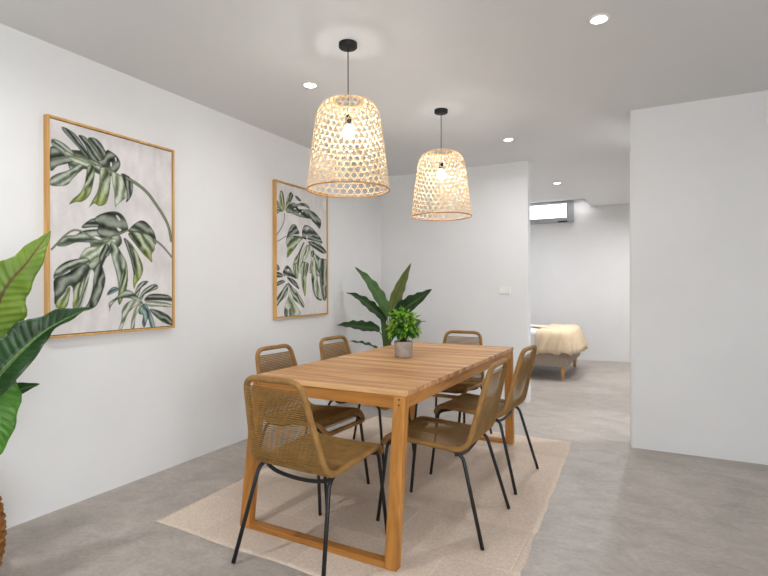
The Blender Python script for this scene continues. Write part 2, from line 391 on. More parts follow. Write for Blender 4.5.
# ------------------------------------------------------------------ chairs
def make_chair():
    r=empty('dining_chair',(0,0,0))
    def side(s): return [(s*.149,-.312,.824),(s*.204,-.207,.422),(s*.198,.212,.447),(s*.186,.252,.394)]
    A=side(1); B=side(-1)
    loop=fillet(A+B[::-1],[.058,.07,.045,.045,.045,.045,.07,.058],7,True)
    b=MB(); b.tube(loop,.0135,10,closed=True); b.build('shell_frame',WRAP,r)
    sp=fillet(A,[0,.07,.045,.03],8)
    pts=resample(sp,.0051)
    bk,se=MB(),MB()
    L=len(pts)
    for i,q in enumerate(pts):
        if q.z>.787 or i>L-9: continue
        a=pts[max(i-1,0)]; c=pts[min(i+1,L-1)]; tn=(c-a); nrm=Vector((0,-tn.z,tn.y)).normalized()
        off=nrm*(.0115 if i%2 else -.0115)
        w=q.x+.004
        tgt=bk if (q.z>.50 or q.y<-.19) else se
        sag=Vector((0,0,-.004)) if tgt is se else nrm*0
        tgt.tube([Vector((-w,q.y,q.z))+off,Vector((0,q.y,q.z))+off*.85+sag,Vector((w,q.y,q.z))+off],.0026,5,cap=False)
    bk.build('back_cords',CORD,r); se.build('seat_cords',CORD,r)
    for s in (1,-1):
        b=MB(); b.tube(fillet([(s*.182,.155,.424),(s*.186,.222,.405),(s*.206,.270,.0)],[0,.03,0],6),.0092,10); b.build('leg',BLACK,r)
        b=MB(); b.tube(fillet([(s*.190,-.115,.424),(s*.196,-.185,.402),(s*.244,-.296,.0)],[0,.045,0],7),.0092,10); b.build('leg',BLACK,r)
    b=MB(); b.tube([(.182*math.cos(a),-.148,.417-.050*math.sin(a)**.8 if 0<a<pi else .417) for a in [pi*k/20 for k in range(21)]],.0088,10); b.build('stretcher',BLACK,r)
    b=MB(); b.tube([(.182,.16,.420),(.1,.16,.408),(-.1,.16,.408),(-.182,.16,.420)],.0085,8); b.build('stretcher',BLACK,r)
    return r
CH=[(-1.360,1.942,-3.0,'ochre cord dining chair at the near end of the table, its back to the camera'),
    (-1.815,2.52,-93.5,'ochre cord dining chair by the left wall, the one nearer the camera'),
    (-1.815,3.195,-94.5,'ochre cord dining chair by the left wall, nearer the tall corner plant'),
    (-1.405,3.81,180,'ochre cord dining chair at the far table end, before the back wall'),
    (-.98,2.512,90,'ochre cord dining chair on the right side of the table, the one nearer the camera'),
    (-.975,3.226,86.5,'ochre cord dining chair on the right side of the table, the one nearer the bedroom')]
proto=None
for x,y,a,lab in CH:
    c=make_chair() if proto is None else copy_tree(proto)
    proto=proto or c
    c.location=(x,y,.0064); c.rotation_euler=(0,0,math.radians(a)); tag(c,lab,'chair','dining chairs around the table')
RUGT=.006

# ------------------------------------------------------------------ rug
c4=[(-2.279,1.775),(-.475,1.725),(-.534,4.168),(-2.30,4.20)]
b=MB(); rows=[]; nx,ny=60,80
for j in range(ny+1):
    v=j/ny; rw=[]
    for i in range(nx+1):
        u=i/nx
        p=[(c4[0][k]*(1-u)+c4[1][k]*u)*(1-v)+(c4[3][k]*(1-u)+c4[2][k]*u)*v for k in (0,1)]
        wob=.002*math.sin(v*31+u)+.002*math.sin(v*57)
        if i==nx: p[0]+=wob+.004*R.uniform(-.5,.5)
        if j==0: p[1]+=.006*math.sin(u*17)
        z=.0015
        rw.append((p[0]+1.4,p[1]-2.95,z))
    rows.append(rw)
b.grid(rows); o=b.build('rug',RUG,solid=.003,loc=(-1.4,2.95,0)); tag(o,'beige flatwoven rug with ribbed blocks lying under the dining table','rug')

# ------------------------------------------------------------------ pendant lamps
def make_pendant():
    e=empty('pendant_lamp',(0,0,0)); Z=-CEIL
    b=MB(); b.lathe([(0,-.026),(.046,-.026),(.05,-.022),(.05,0)],36); b.build('canopy',BLACKM,e)
    b=MB(); b.tube([(0,0,-.026),(0,0,2.135+Z)],.0028,8); b.build('cable',BLACKM,e)
    b=MB(); b.lathe([(0,2.145+Z),(.010,2.145+Z),(.017,2.135+Z),(.018,2.095+Z),(.014,2.09+Z),(0,2.09+Z)],20); so=b.build('socket',BLACKM,e)
    pr=[(.0,2.018),(.014,2.020),(.026,2.030),(.031,2.046),(.028,2.062),(.018,2.077),(.0125,2.092)]
    b=MB(); b.lathe([(r,z+Z) for r,z in pr],20); b.build('bulb',BULBM,e)
    prof=[(.079,2.222),(.112,2.214),(.145,2.192),(.169,2.145),(.187,2.04),(.206,1.89),(.2225,1.738)]
    P=resample(catmull([(r,0,z+Z) for r,z in prof],8),.004)
    cum=[0]
    for a,q in zip(P,P[1:]): cum.append(cum[-1]+(q-a).length)
    Lt=cum[-1]
    def at(t):
        s=min(max(t,0),1)*Lt; i=min(int(s/.004),len(P)-2); f=s/.004-i; q=P[i].lerp(P[i+1],min(max(f,0),1)); tn=(P[i+1]-P[i]).normalized()
        return q.x,q.z,Vector((-tn.z,0,tn.x))
    N=32; ROWS=17; hw=.0018; th=.0011
    b=MB()
    def ribbon(fn,ts,lift):
        base=len(b.v); m=len(ts)
        cen=[]
        for t in ts:
            th_,tt=fn(t); r,z,nn=at(tt); er=Vector((math.cos(th_),math.sin(th_),0)); n3=er*(-nn.x)+Vector((0,0,-nn.z))
            if n3.dot(er)<0 and n3.z<0: n3=-n3
            cen.append((er*r+Vector((0,0,z)),n3))
        for i,(c,nn) in enumerate(cen):
            tg=(cen[min(i+1,m-1)][0]-cen[max(i-1,0)][0]).normalized(); sd=tg.cross(nn).normalized()
            c=c+nn*lift(i)
            for du,dn in ((-hw,-th/2),(hw,-th/2),(hw,th/2),(-hw,th/2)): b.v.append(tuple(c+sd*du+nn*dn))
        for i in range(m-1):
            for k in range(4):
                k2=(k+1)%4; b.f.append((base+i*4+k,base+i*4+k2,base+(i+1)*4+k2,base+(i+1)*4+k)); b.sm.append(False)
    D=2*pi/N
    for i in range(N):
        for s in (1,-1):
            ts=[k*.5 for k in range(ROWS*2+1)]
            ribbon(lambda t,i=i,s=s:((i+s*t/2)*D,t/ROWS),ts,lambda k,s=s:s*.0008)
    for j in range(ROWS):
        ribbon(lambda t,j=j:(t*2*pi,(j+.5)/ROWS),[k/96 for k in range(97)],lambda k:.0)
    sh=b.build('shade',BAMB,e)
    b=MB()
    for r,z,q in ((.2235,1.738,.0042),(.0795,2.221,.0045)):
        b=MB(); b.tube([(r*math.cos(a),r*math.sin(a),z+Z) for a in [2*pi*k/64 for k in range(64)]],q,8,closed=True); b.build('rim',RIM,sh)
    # three thin hanger wires from the socket to the top rim
    for k in range(3):
        a=2*pi*k/3+.4
        b=MB(); b.tube([(.016*math.cos(a),.016*math.sin(a),2.13+Z),(.078*math.cos(a),.078*math.sin(a),2.221+Z)],.0013,6); b.build('hanger',STEEL,e)
    return e
p1=make_pendant(); p1.location=(-1.45,2.352,CEIL); tag(p1,'woven bamboo pendant lamp nearer the camera, hanging over the near half of the table','pendant lamp','woven pendant lamps over the table')
p2=copy_tree(p1); p2.location=(-1.381,3.559,CEIL); p2.rotation_euler=(0,0,.5); tag(p2,'woven bamboo pendant lamp farther from the camera, hanging over the far end of the table','pendant lamp','woven pendant lamps over the table')

# ------------------------------------------------------------------ paintings
PAINT_A=[
('g',[126,1026,184,1045,254,1052,354,1029,414,990,392,944,327,931,254,947,193,944,145,925,126,959]),
('g',[242,577,336,626,413,613,447,543,357,464,314,381,272,329,201,308,153,327,143,385,202,436,242,478,252,518]),
('g',[42,1071,71,1074,117,1057,155,1028,169,1012,126,1002,84,1021,42,1043]),
('d',[35,1028,80,1020,117,1000,155,994,155,975,117,955,70,933,34,902]),
('g',[34,860,70,891,116,914,154,941,198,980,239,998,249,981,203,937,154,883,126,844,88,828,34,823]),
('p',[107,1022,164,1011,244,1004,306,996,243,960,193,969,155,975]),
('d',[94,1151,122,1151,165,1132,204,1094,239,1043,249,1006,218,1024,184,1059,136,1101,103,1130]),
('d',[184,1128,219,1132,249,1110,290,1065,327,1028,359,994,306,996,266,1009,239,1048,219,1088]),
('d',[239,1127,280,1138,317,1117,354,1065,386,1026,385,984,348,1012,306,1044,269,1085]),
('d',[298,1012,334,1031,351,1085,383,1083,417,1065,439,1028,428,989,400,962,372,969,350,983,323,987]),
('w',[375,1019,384,1019,385,998,376,997]),
('w',[404,1051,412,1056,415,1036,409,1033]),
('l',[238,969,266,979,279,952,274,901,258,828,238,790,203,760,168,753,133,735,154,767,193,807,218,861,228,912]),
('l',[311,974,348,976,375,951,372,868,359,804,342,766,305,750,274,761,246,734,268,780,295,834,307,897]),
('p',[383,964,433,958,473,940,485,872,479,829,438,791,408,760,408,748,401,785,399,837,388,898]),
('d',[445,966,491,961,521,927,520,868,502,822,476,797,485,840,473,892,456,931]),
('s',[479,946,551,922,625,879,696,806,755,734,789,669,807,589],20),
('s',[41,964,164,1008,249,996,306,983,385,976],7),
('d',[294,682,337,708,385,722,402,670,347,674]),
('d',[202,612,232,650,278,675,337,672,384,652,384,626,336,626,273,622]),
('g',[64,509,87,539,125,561,168,568,202,593,263,609,315,614,384,611,384,569,336,539,283,535,222,531,168,526,115,503,78,498]),
('w',[257,558,289,571,317,561,304,549]),
('d',[291,688,333,712,388,729,435,725,469,695,488,649,485,623,432,593,376,575,322,575,290,598,301,639,275,661]),
('w',[408,708,421,707,439,686,430,679]),
('w',[415,636,441,628,444,619,426,616]),
('d',[490,619,526,664,580,697,624,685,669,640,688,591,685,551,649,599,586,621,538,622]),
('p',[222,496,304,517,391,570,413,535,336,509,304,441,242,408,192,372,172,400]),
('g',[50,344,69,382,115,417,172,434,237,443,242,403,162,386,96,345,52,321]),
('d',[55,321,115,351,182,391,227,408,252,379,226,309,201,230,176,162,152,269,124,279,86,213,54,185,52,242,48,279]),
('l',[59,195,96,241,133,279,133,231,114,165,68,162]),
('l',[152,269,191,308,216,309,196,211,171,153,152,154]),
('w',[138,260,150,265,154,211,143,164,128,164]),
('d',[264,364,304,421,314,421,341,330,324,249,292,178,261,154,216,146,246,205,267,289]),
('g',[242,378,264,374,270,349,241,269,201,162,167,153,201,250,216,309]),
('w',[252,364,270,369,268,319,241,239,216,181,201,171,226,249]),
('d',[304,451,336,524,360,531,371,496,363,464,341,453,325,422]),
('g',[370,533,398,546,443,486,478,424,485,339,477,265,459,222,431,170,419,212,425,265,414,348,392,420,376,482]),
('l',[431,307,477,413,487,339,477,265,459,222,431,170,426,223]),
('l',[461,572,490,563,537,513,580,439,592,385,573,335,542,297,530,266,522,307,525,372,507,447,484,510]),
('d',[461,572,484,563,525,491,537,416,537,351,525,372,507,447,484,510]),
('l',[490,606,562,624,624,607,669,572,678,522,655,487,659,437,630,458,586,494,537,546]),
('s',[678,584,741,544,810,479],13),
('s',[39,480,160,595,301,548,365,574,432,601,490,627],10),
('t',[359,250,386,275,414,277,425,259,386,239,353,229]),
('g',[471,259,524,243,573,199,591,171,566,177,524,200,477,211,419,202,375,162,369,131,364,162,364,183,414,218]),
('p',[477,179,536,199,579,171,536,156,488,115,465,63,442,17,424,19,442,75,448,138]),
('p',[536,145,566,166,585,154,548,112,536,80,529,16,506,18,512,82]),
('g',[536,243,555,286,592,314,629,314,617,297,579,270,554,215]),
('g',[567,215,598,259,655,292,694,292,700,269,661,253,604,231,585,198]),
('d',[604,203,642,230,713,232,781,223,811,199,811,182,727,190,648,191,610,187]),
('p',[610,181,674,187,753,177,811,158,811,141,713,150,635,153]),
('d',[641,136,713,122,780,90,811,54,811,21,739,46,673,95]),
('t',[585,165,616,164,660,85,680,16,647,19,628,75,603,22,584,45,591,99,560,112]),
]
PAINT_B=[
('s',[160,923,153,862,117,797,65,739,42,708],9),
('g',[60,970,89,952,142,940,101,931,60,911]),
('l',[107,1116,137,1102,154,1052,160,1000,154,945,130,973,101,1006,89,1050]),
('d',[113,1114,137,1104,154,1052,158,999,146,1035,137,1072]),
('l',[60,1023,89,1004,124,964,142,940,112,944,60,978]),
('l',[240,1123,277,1110,277,1086,233,1025,196,974,172,948,178,1010,203,1075]),
('d',[240,1123,277,1110,277,1086,233,1029,221,1062]),
('d',[308,1099,347,1101,398,1074,372,1062,340,1073]),
('d',[184,942,214,1000,276,1036,333,1032,398,1050,465,1055,519,1035,533,1004,602,989,674,956,718,919,710,867,688,844,630,876,574,902,546,920,451,920,359,921,257,936]),
('w',[346,1007,424,1026,505,1017,519,1006,438,999,372,990]),
('w',[365,954,391,959,398,946,372,941]),
('w',[408,979,431,981,427,970,408,969]),
('w',[292,987,320,991,320,982,295,977]),
('p',[512,981,546,977,616,932,645,898,616,907,560,942]),
('s',[64,671,123,698,177,726],7),
('d',[176,680,195,739,232,804,275,840,320,837,351,801,371,763,281,751,231,727,195,704,170,660]),
('l',[182,661,213,710,281,739,410,739,423,724,370,691,319,640,255,582,194,536,194,578,200,617]),
('d',[269,734,332,744,410,739,416,723,345,725]),
('l',[280,430,280,489,305,538,357,588,423,680,449,690,423,648,383,581,369,509,356,432,343,382,333,366,305,381]),
('l',[277,483,358,486,353,394,343,352,310,385,286,434]),
('d',[318,530,357,588,423,680,436,681,396,622,357,572,333,531]),
('p',[369,414,396,558,449,641,497,673,517,638,489,563,435,496,415,415]),
('l',[406,497,506,501,498,432,476,379,468,268,454,187,412,285,398,378]),
('d',[470,482,508,484,498,432,476,379,459,388]),
('p',[503,661,559,673,614,586,628,520,621,420,516,418,551,542]),
('p',[579,539,655,542,662,436,654,356,684,259,730,151,653,157,600,206,578,268,556,381]),
('d',[556,381,578,390,600,268,630,188,730,151,653,157,600,206,570,268]),
('g',[579,601,686,565,760,509,805,446,805,391,656,388,614,520]),
('g',[670,543,845,533,844,405,827,222,786,145,746,159,715,267,700,384]),
('d',[551,616,586,622,597,585,572,559,555,583]),
('d',[685,446,716,438,747,294,770,159,746,159,707,268]),
('d',[410,759,417,807,450,851,504,853,573,835,630,804,658,785,559,772,490,741,476,720,430,728]),
('w',[477,825,502,840,511,829,488,808]),
('w',[470,748,487,757,497,738,479,732]),
('d',[490,729,545,759,644,784,702,760,739,704,658,718,559,719]),
('d',[504,702,587,709,716,685,809,623,746,606,643,634,559,665]),
('p',[573,720,658,716,716,693,629,695]),
('d',[54,474,91,444,78,420,54,427]),
('d',[54,407,115,397,134,369,54,360]),
('d',[53,316,115,337,165,325,90,296,53,288]),
('g',[50,182,127,253,191,309,210,285,190,212,133,172,89,141,50,111]),
('p',[164,18,151,83,203,187,229,252,269,202,295,144,335,93,390,36,335,22,268,13]),
('d',[158,67,183,82,196,16,161,18]),
('d',[215,73,242,80,254,13,228,15]),
('d',[134,409,179,463,217,460,263,417,330,352,243,371,178,366,147,377]),
('w',[191,429,215,438,224,425,202,417]),
('w',[163,373,189,377,191,366,168,362]),
('d',[191,362,269,351,336,310,366,256,296,289,230,326]),
('g',[204,317,269,277,336,235,404,166,439,115,429,85,363,125,295,161,255,219]),
]

NG=200,300
PW,PH=830,1200       # painting space, millimetres
def smooth_noise(nx,ny,w,h,rs):
    g=rs.random((ny+2,nx+2)); xs=np.linspace(0,nx,w); ys=np.linspace(0,ny,h)
    xi=np.minimum(xs.astype(int),nx); yi=np.minimum(ys.astype(int),ny); xf=(xs-xi)[None,:]; yf=(ys-yi)[:,None]
    xf=xf*xf*(3-2*xf); yf=yf*yf*(3-2*yf)
    g00=g[yi][:,xi]; g01=g[yi][:,xi+1]; g10=g[yi+1][:,xi]; g11=g[yi+1][:,xi+1]
    return (g00*(1-xf)+g01*xf)*(1-yf)+(g10*(1-xf)+g11*xf)*yf
STY={'d':((84,92,80),(26,32,27),(156,163,150)),'g':((122,133,114),(40,48,38),(190,196,182)),'p':((172,182,154),(88,98,76),(206,210,196)),
     'l':((132,144,112),(44,54,32),(196,203,178)),'t':((104,130,126),(34,52,50),(160,178,172)),'s':((112,120,96),(48,54,40),(150,158,132)),'w':((216,213,211),)*3}
def raster(data,x_lo,x_hi,z_lo,z_hi,seed):
    w,h=NG; rs=np.random.RandomState(seed)
    X=np.linspace(x_lo,x_hi,w)[None,:].repeat(h,0); Z=np.linspace(z_lo,z_hi,h)[:,None].repeat(w,1)
    n1=smooth_noise(7,12,w,h,rs); n2=smooth_noise(30,14,w,h,rs); n3=smooth_noise(60,80,w,h,rs); n4=smooth_noise(16,24,w,h,rs)
    img=np.empty((h,w,3)); v=(n1-.5)*16+(n2-.5)*12+(n3-.5)*5
    for k,c in enumerate((214,210,209)): img[...,k]=c+v
    for ent in data:
        st=ent[0]; q=ent[1]; pts=[(q[i],q[i+1],0) for i in range(0,len(q),2)]
        base,rim,hi=[np.array(c,float) for c in STY[st]]
        if st=='s':
            P=catmull(pts,8); wd=ent[2]; d=np.full((h,w),1e9); sg=np.zeros((h,w))
            for a,c in zip(P,P[1:]):
                ex,ez=c.x-a.x,c.y-a.y; L2=ex*ex+ez*ez+1e-9; tt=np.clip(((X-a.x)*ex+(Z-a.y)*ez)/L2,0,1); dd=np.hypot(X-a.x-tt*ex,Z-a.y-tt*ez); m=dd<d; d[m]=dd[m]; sg[m]=((X-a.x)*ez-(Z-a.y)*ex)[m]
            k=np.clip((wd/2+1.5-d)/3,0,1)[...,None]; e=np.clip(d/(wd/2),0,1)[...,None]
            col=hi*(1-e)+rim*e; img=img*(1-k)+col*k; continue
        P=catmull(pts,4,True); px=np.array([p.x for p in P]); pz=np.array([p.y for p in P])
        inside=np.zeros((h,w),bool); d=np.full((h,w),1e9); m=len(px)
        for i in range(m):
            ax,az,bx,bz=px[i],pz[i],px[(i+1)%m],pz[(i+1)%m]
            if az!=bz:
                cr=((az>Z)!=(bz>Z))&(X<(bx-ax)*(Z-az)/(bz-az)+ax); inside^=cr
            ex,ez=bx-ax,bz-az; L2=ex*ex+ez*ez+1e-9; tt=np.clip(((X-ax)*ex+(Z-az)*ez)/L2,0,1); d=np.minimum(d,np.hypot(X-ax-tt*ex,Z-az-tt*ez))
        sd=np.where(inside,d,-d)
        k=np.clip((sd+2)/4,0,1)[...,None]
        # streaks run along the lobe, from its long axis
        cxm,czm=px.mean(),pz.mean(); cov=np.cov(np.vstack([px,pz])); ev,vec=np.linalg.eigh(cov); ax_=vec[:,1]
        al=(X-cxm)*ax_[0]+(Z-czm)*ax_[1]; ac=-(X-cxm)*ax_[1]+(Z-czm)*ax_[0]
        ph=rs.rand()*6; wid=max(math.sqrt(max(ev[0],1)),6)
        stre=.5+.5*np.sin(ac/wid*4.2+ph+(n4-.5)*3+al/180)
        if st=='w': col=np.stack([214+v,210+v,209+v],-1)
        else:
            col=base+(hi-base)*(stre**1.4)[...,None]*.85+(rim-base)*(((1-stre)**2)*(.25+.9*n4))[...,None]
            if st=='l':
                zl,zh=pz.min(),pz.max(); g=np.clip(1-(Z-zl)/(zh-zl)*1.9,0,1)*np.clip(.5+n4,0,1); col=col*(1-g[...,None]*.85)+np.array((136,152,58))*g[...,None]*.85
            rw=5+7*n4; e=np.clip(1-sd/rw,0,1)[...,None]*(.55+.45*n3[...,None]); col=col*(1-e)+rim*e
            col=col+((n3-.5)*22)[...,None]
        img=img*(1-k)+col*k
    return np.clip(img,0,255)/255
def painting(y0,y1,data,lo,seed,label):
    z0,z1=.942,2.138; fx=-2.834; D=.037; W=.013
    e=tag(empty('framed_painting',(-2.871,(y0+y1)/2,z0)),label,'painting','framed leaf paintings on the left wall')
    yc=(y0+y1)/2; a,b2=y0-yc,y1-yc; H=z1-z0
    b=MB(); b.box(0,D,a,a+W,0,H); b.box(0,D,b2-W,b2,0,H); b.box(0,D,a+W,b2-W,0,W); b.box(0,D,a+W,b2-W,H-W,H)
    b.build('frame',FRAMEW,e,bevel=.0012)
    g=.004; ya,yb,za,zb=a+W+g,b2-W-g,W+g,H-W-g
    w,h=NG
    img=raster(data,(ya+yc-lo)*1000,(yb+yc-lo)*1000,(za+z0-.94)*1000,(zb+z0-.94)*1000,seed)
    ys=np.linspace(ya,yb,w); zs=np.linspace(za,zb,h)
    V=[(D-.009,y,z) for z in zs for y in ys]; F=[(j*w+i,j*w+i+1,(j+1)*w+i+1,(j+1)*w+i) for j in range(h-1) for i in range(w-1)]
    n=len(V); V+=[(.012,ya,za),(.012,yb,za),(.012,yb,zb),(.012,ya,zb)]
    F+=[(n+3,n+2,n+1,n),tuple([n,n+1]+[i for i in range(w-1,-1,-1)]),(n+2,n+3)+tuple((h-1)*w+i for i in range(w)),
        (n+3,n)+tuple(j*w for j in range(h)),(n+1,n+2)+tuple(j*w+w-1 for j in range(h-1,-1,-1))]
    me=bpy.data.meshes.new('canvas'); me.from_pydata(V,[],F); me.update(); me.materials.append(CANV)
    ca=me.color_attributes.new('Col','FLOAT_COLOR','POINT')
    s=img.reshape(-1,3); s=np.where(s<=.04045,s/12.92,((s+.055)/1.055)**2.4)
    full=np.ones((len(V),4),np.float32); full[:n,:3]=s; full[n:,:3]=.6; ca.data.foreach_set('color',full.ravel())
    o=bpy.data.objects.new('canvas',me); COL.objects.link(o); o.parent=e
    b=MB(); b.box(.001,.0115,a+.004,b2-.004,.004,H-.004); b.build('backing_board',BLACKM,e)
painting(1.558,2.373,PAINT_A,1.545,3,'framed monstera leaf painting nearest the camera, partly behind the big plant on the left')
painting(3.416,4.213,PAINT_B,3.385,9,'framed monstera leaf painting farther along the left wall, above the chairs')

# ------------------------------------------------------------------ plants
def leaf(parent,m,pts,W,hint,fold=.25,wave=.012,nw=6,stalk=.25,tip=1.1,seed=0,stem_r=.004,scal=.06,name='leaf'):
    C=catmull([Vector(p) for p in pts],10); n=len(C); rr=random.Random(seed); ph=rr.random()*6
    hint=Vector(hint).normalized(); rows=[]
    lens=[0]
    for a,q in zip(C,C[1:]): lens.append(lens[-1]+(q-a).length)
    T=lens[-1]
    cols=11
    fine=resample(C,T/44)
    start=None; uvs=[]
    for i,c in enumerate(fine):
        t=i/(len(fine)-1)
        if t<stalk: continue
        u=(t-stalk)/(1-stalk)
        a=fine[max(i-1,0)]; d=fine[min(i+1,len(fine)-1)]; tn=(d-a).normalized()
        sd=tn.cross(hint).normalized(); up=sd.cross(tn).normalized()
        w=W*(math.sin(pi*min(1,u**.75))**.8*(1-.25*u)+.012)*(1 if u<.97 else .4)
        rw=[]; uv=[]
        for j in range(cols):
            s=j/(cols-1)*2-1
            ww=w*(1+scal*math.sin(nw*2*pi*u+ph+(1.2 if s>0 else 0))*abs(s))
            rw.append(c+sd*s*ww+up*(fold*abs(s)*ww*(1-.15*abs(s))+wave*math.sin(nw*2*pi*u+ph+s)*s*s*min(1,4*u*(1-u)+.2)))
            uv.append((j/(cols-1),u))
        rows.append(rw); uvs.append(uv)
    b=MB(); b.grid(rows,uvs); lo=b.build(name,m,parent,solid=.0012)
    b=MB(); k=[c for i,c in enumerate(fine) if i/(len(fine)-1)<=stalk+.5]
    up=hint*(-.001); b.tube([c+up for c in k],[stem_r*(1-.6*i/len(k)) for i in range(len(k))],7); b.build('stalk',STEM,lo)
    return lo
def rel(pts,o): return [(p[0]-o[0],p[1]-o[1],p[2]-o[2]) for p in pts]

O=(-2.505,1.0,0)
f=tag(empty('potted_plant',O),'large broad-leaved potted plant in a seagrass basket at the left edge, by the left wall','plant')
b=MB()
prof=[]
for k in range(34):
    z=.37*k/33; r=.135+.035*math.sin(pi*min(1,z/.37*.9+.05)); prof.append((r+.006*math.sin(k*pi*.999+0*z)*(1 if k%2 else -1)*.5,z))
b.lathe([(0.0,.002)]+prof+[(.14,.375),(.13,.34)],40)
bk=b.build('basket',BASKET,f)
for k in range(10):
    b=MB(); z=.02+k*.0375; r=.135+.035*math.sin(pi*min(1,z/.37*.9+.05))+.002
    b.tube([((r+.003*math.sin(a*18+k*pi))*math.cos(a),(r+.003*math.sin(a*18+k*pi))*math.sin(a),z) for a in [2*pi*q/96 for q in range(96)]],.011,7,closed=True); b.build('rope_coil',BASKET,bk)
b=MB(); b.disc(.135,.335,30); b.build('soil',SOIL,f)
B0=(-2.505,1.0,.335)
leaf(f,LG_PALE,rel([B0,(-2.44,1.04,.72),(-2.345,1.10,1.155),(-2.29,1.18,1.32),(-2.268,1.26,1.455)],O),.125,(.85,-.45,.25),.12,.010,7,.3,seed=1,stem_r=.007,scal=.09)
leaf(f,LG_DARK,rel([B0,(-2.40,1.0,.66),(-2.231,1.05,.874),(-2.185,1.17,1.02),(-2.10,1.26,1.10),(-2.048,1.30,1.128)],O),.105,(.75,-.35,.75),.85,.012,6,.28,seed=4,stem_r=.007,scal=.07)
leaf(f,LG_BRT,rel([B0,(-2.36,.96,.72),(-2.28,.99,.86),(-2.225,1.03,.80),(-2.20,1.03,.66),(-2.225,1.02,.52)],O),.115,(.9,-.4,.3),.2,.010,8,.22,seed=6,stem_r=.007,scal=.07)
leaf(f,LG_DARK,rel([B0,(-2.45,1.1,.62),(-2.36,1.15,.765),(-2.240,1.20,.814)],O),.06,(.75,-.5,.5),.3,.006,5,.3,seed=7)
leaf(f,LG_MID,rel([B0,(-2.50,.96,.75),(-2.56,.80,1.05),(-2.60,.62,1.22)],O),.10,(.6,.3,.7),.25,.010,6,.3,seed=8)
leaf(f,LG_BRT,rel([B0,(-2.40,.92,.70),(-2.28,.74,.92),(-2.14,.56,.98)],O),.10,(-.2,.3,.9),.25,.010,6,.3,seed=9)
leaf(f,LG_DARK,rel([B0,(-2.52,1.0,.85),(-2.60,1.02,1.22),(-2.66,1.02,1.48)],O),.09,(.9,-.2,.2),.25,.010,6,.3,seed=10)

O=(-2.40,4.62,0)
f=tag(empty('potted_plant',O),'tall dark-leaved potted plant in the corner between the left wall and the back wall','plant')
b=MB(); b.lathe([(0,.001),(.115,.001),(.125,.01),(.15,.29),(.152,.30),(.14,.30),(.136,.27)],36); b.build('pot',POTG,f)
b=MB(); b.disc(.137,.272,30); b.build('soil',SOIL,f)
Z0=(-2.39,4.62,.27)
def lf(m,pts,W,hint,fold,stalk,seed,**k): leaf(f,m,rel([Z0]+pts[::-1],O),W,hint,fold,.007,5,stalk,seed=seed,stem_r=.006,**k)
lf(LG_MID,[(-2.698,4.50,1.423),(-2.573,4.53,1.298),(-2.455,4.57,1.114),(-2.379,4.60,.93),(-2.379,4.62,.622)],.078,(.85,-.5,.35),.2,.5,21)
lf(LG_DARK,[(-2.738,4.35,1.166),(-2.639,4.42,1.125),(-2.51,4.50,1.013),(-2.404,4.58,.879),(-2.379,4.62,.622)],.085,(.35,-.45,.85),.2,.53,22)
lf(LG_DARK,[(-2.758,4.25,.839),(-2.656,4.33,.837),(-2.547,4.42,.815),(-2.43,4.50,.783),(-2.369,4.60,.574)],.085,(.30,-.5,.8),.2,.54,23)
lf(LG_DARK,[(-2.599,4.20,.692),(-2.501,4.30,.668),(-2.427,4.45,.607),(-2.37,4.60,.472)],.05,(.3,-.2,1),.2,.35,24)
lf(LG_OLIVE,[(-2.177,4.75,1.462),(-2.255,4.72,1.287),(-2.328,4.68,1.082),(-2.365,4.64,.918),(-2.379,4.62,.622)],.066,(.55,-.8,0),.35,.52,25)
lf(LG_DARK,[(-1.864,4.55,1.194),(-1.99,4.55,1.107),(-2.145,4.58,1.016),(-2.277,4.60,.902),(-2.368,4.62,.623)],.115,(-.05,-.85,.5),.15,.5,26)
lf(LG_MID,[(-2.012,4.80,.867),(-2.134,4.75,.856),(-2.281,4.70,.824),(-2.366,4.64,.621)],.05,(.1,.0,1),.1,.5,27)
lf(LG_MID,[(-2.50,4.66,.98),(-2.44,4.66,.80),(-2.40,4.64,.6)],.05,(.6,-.7,.2),.2,.35,28)

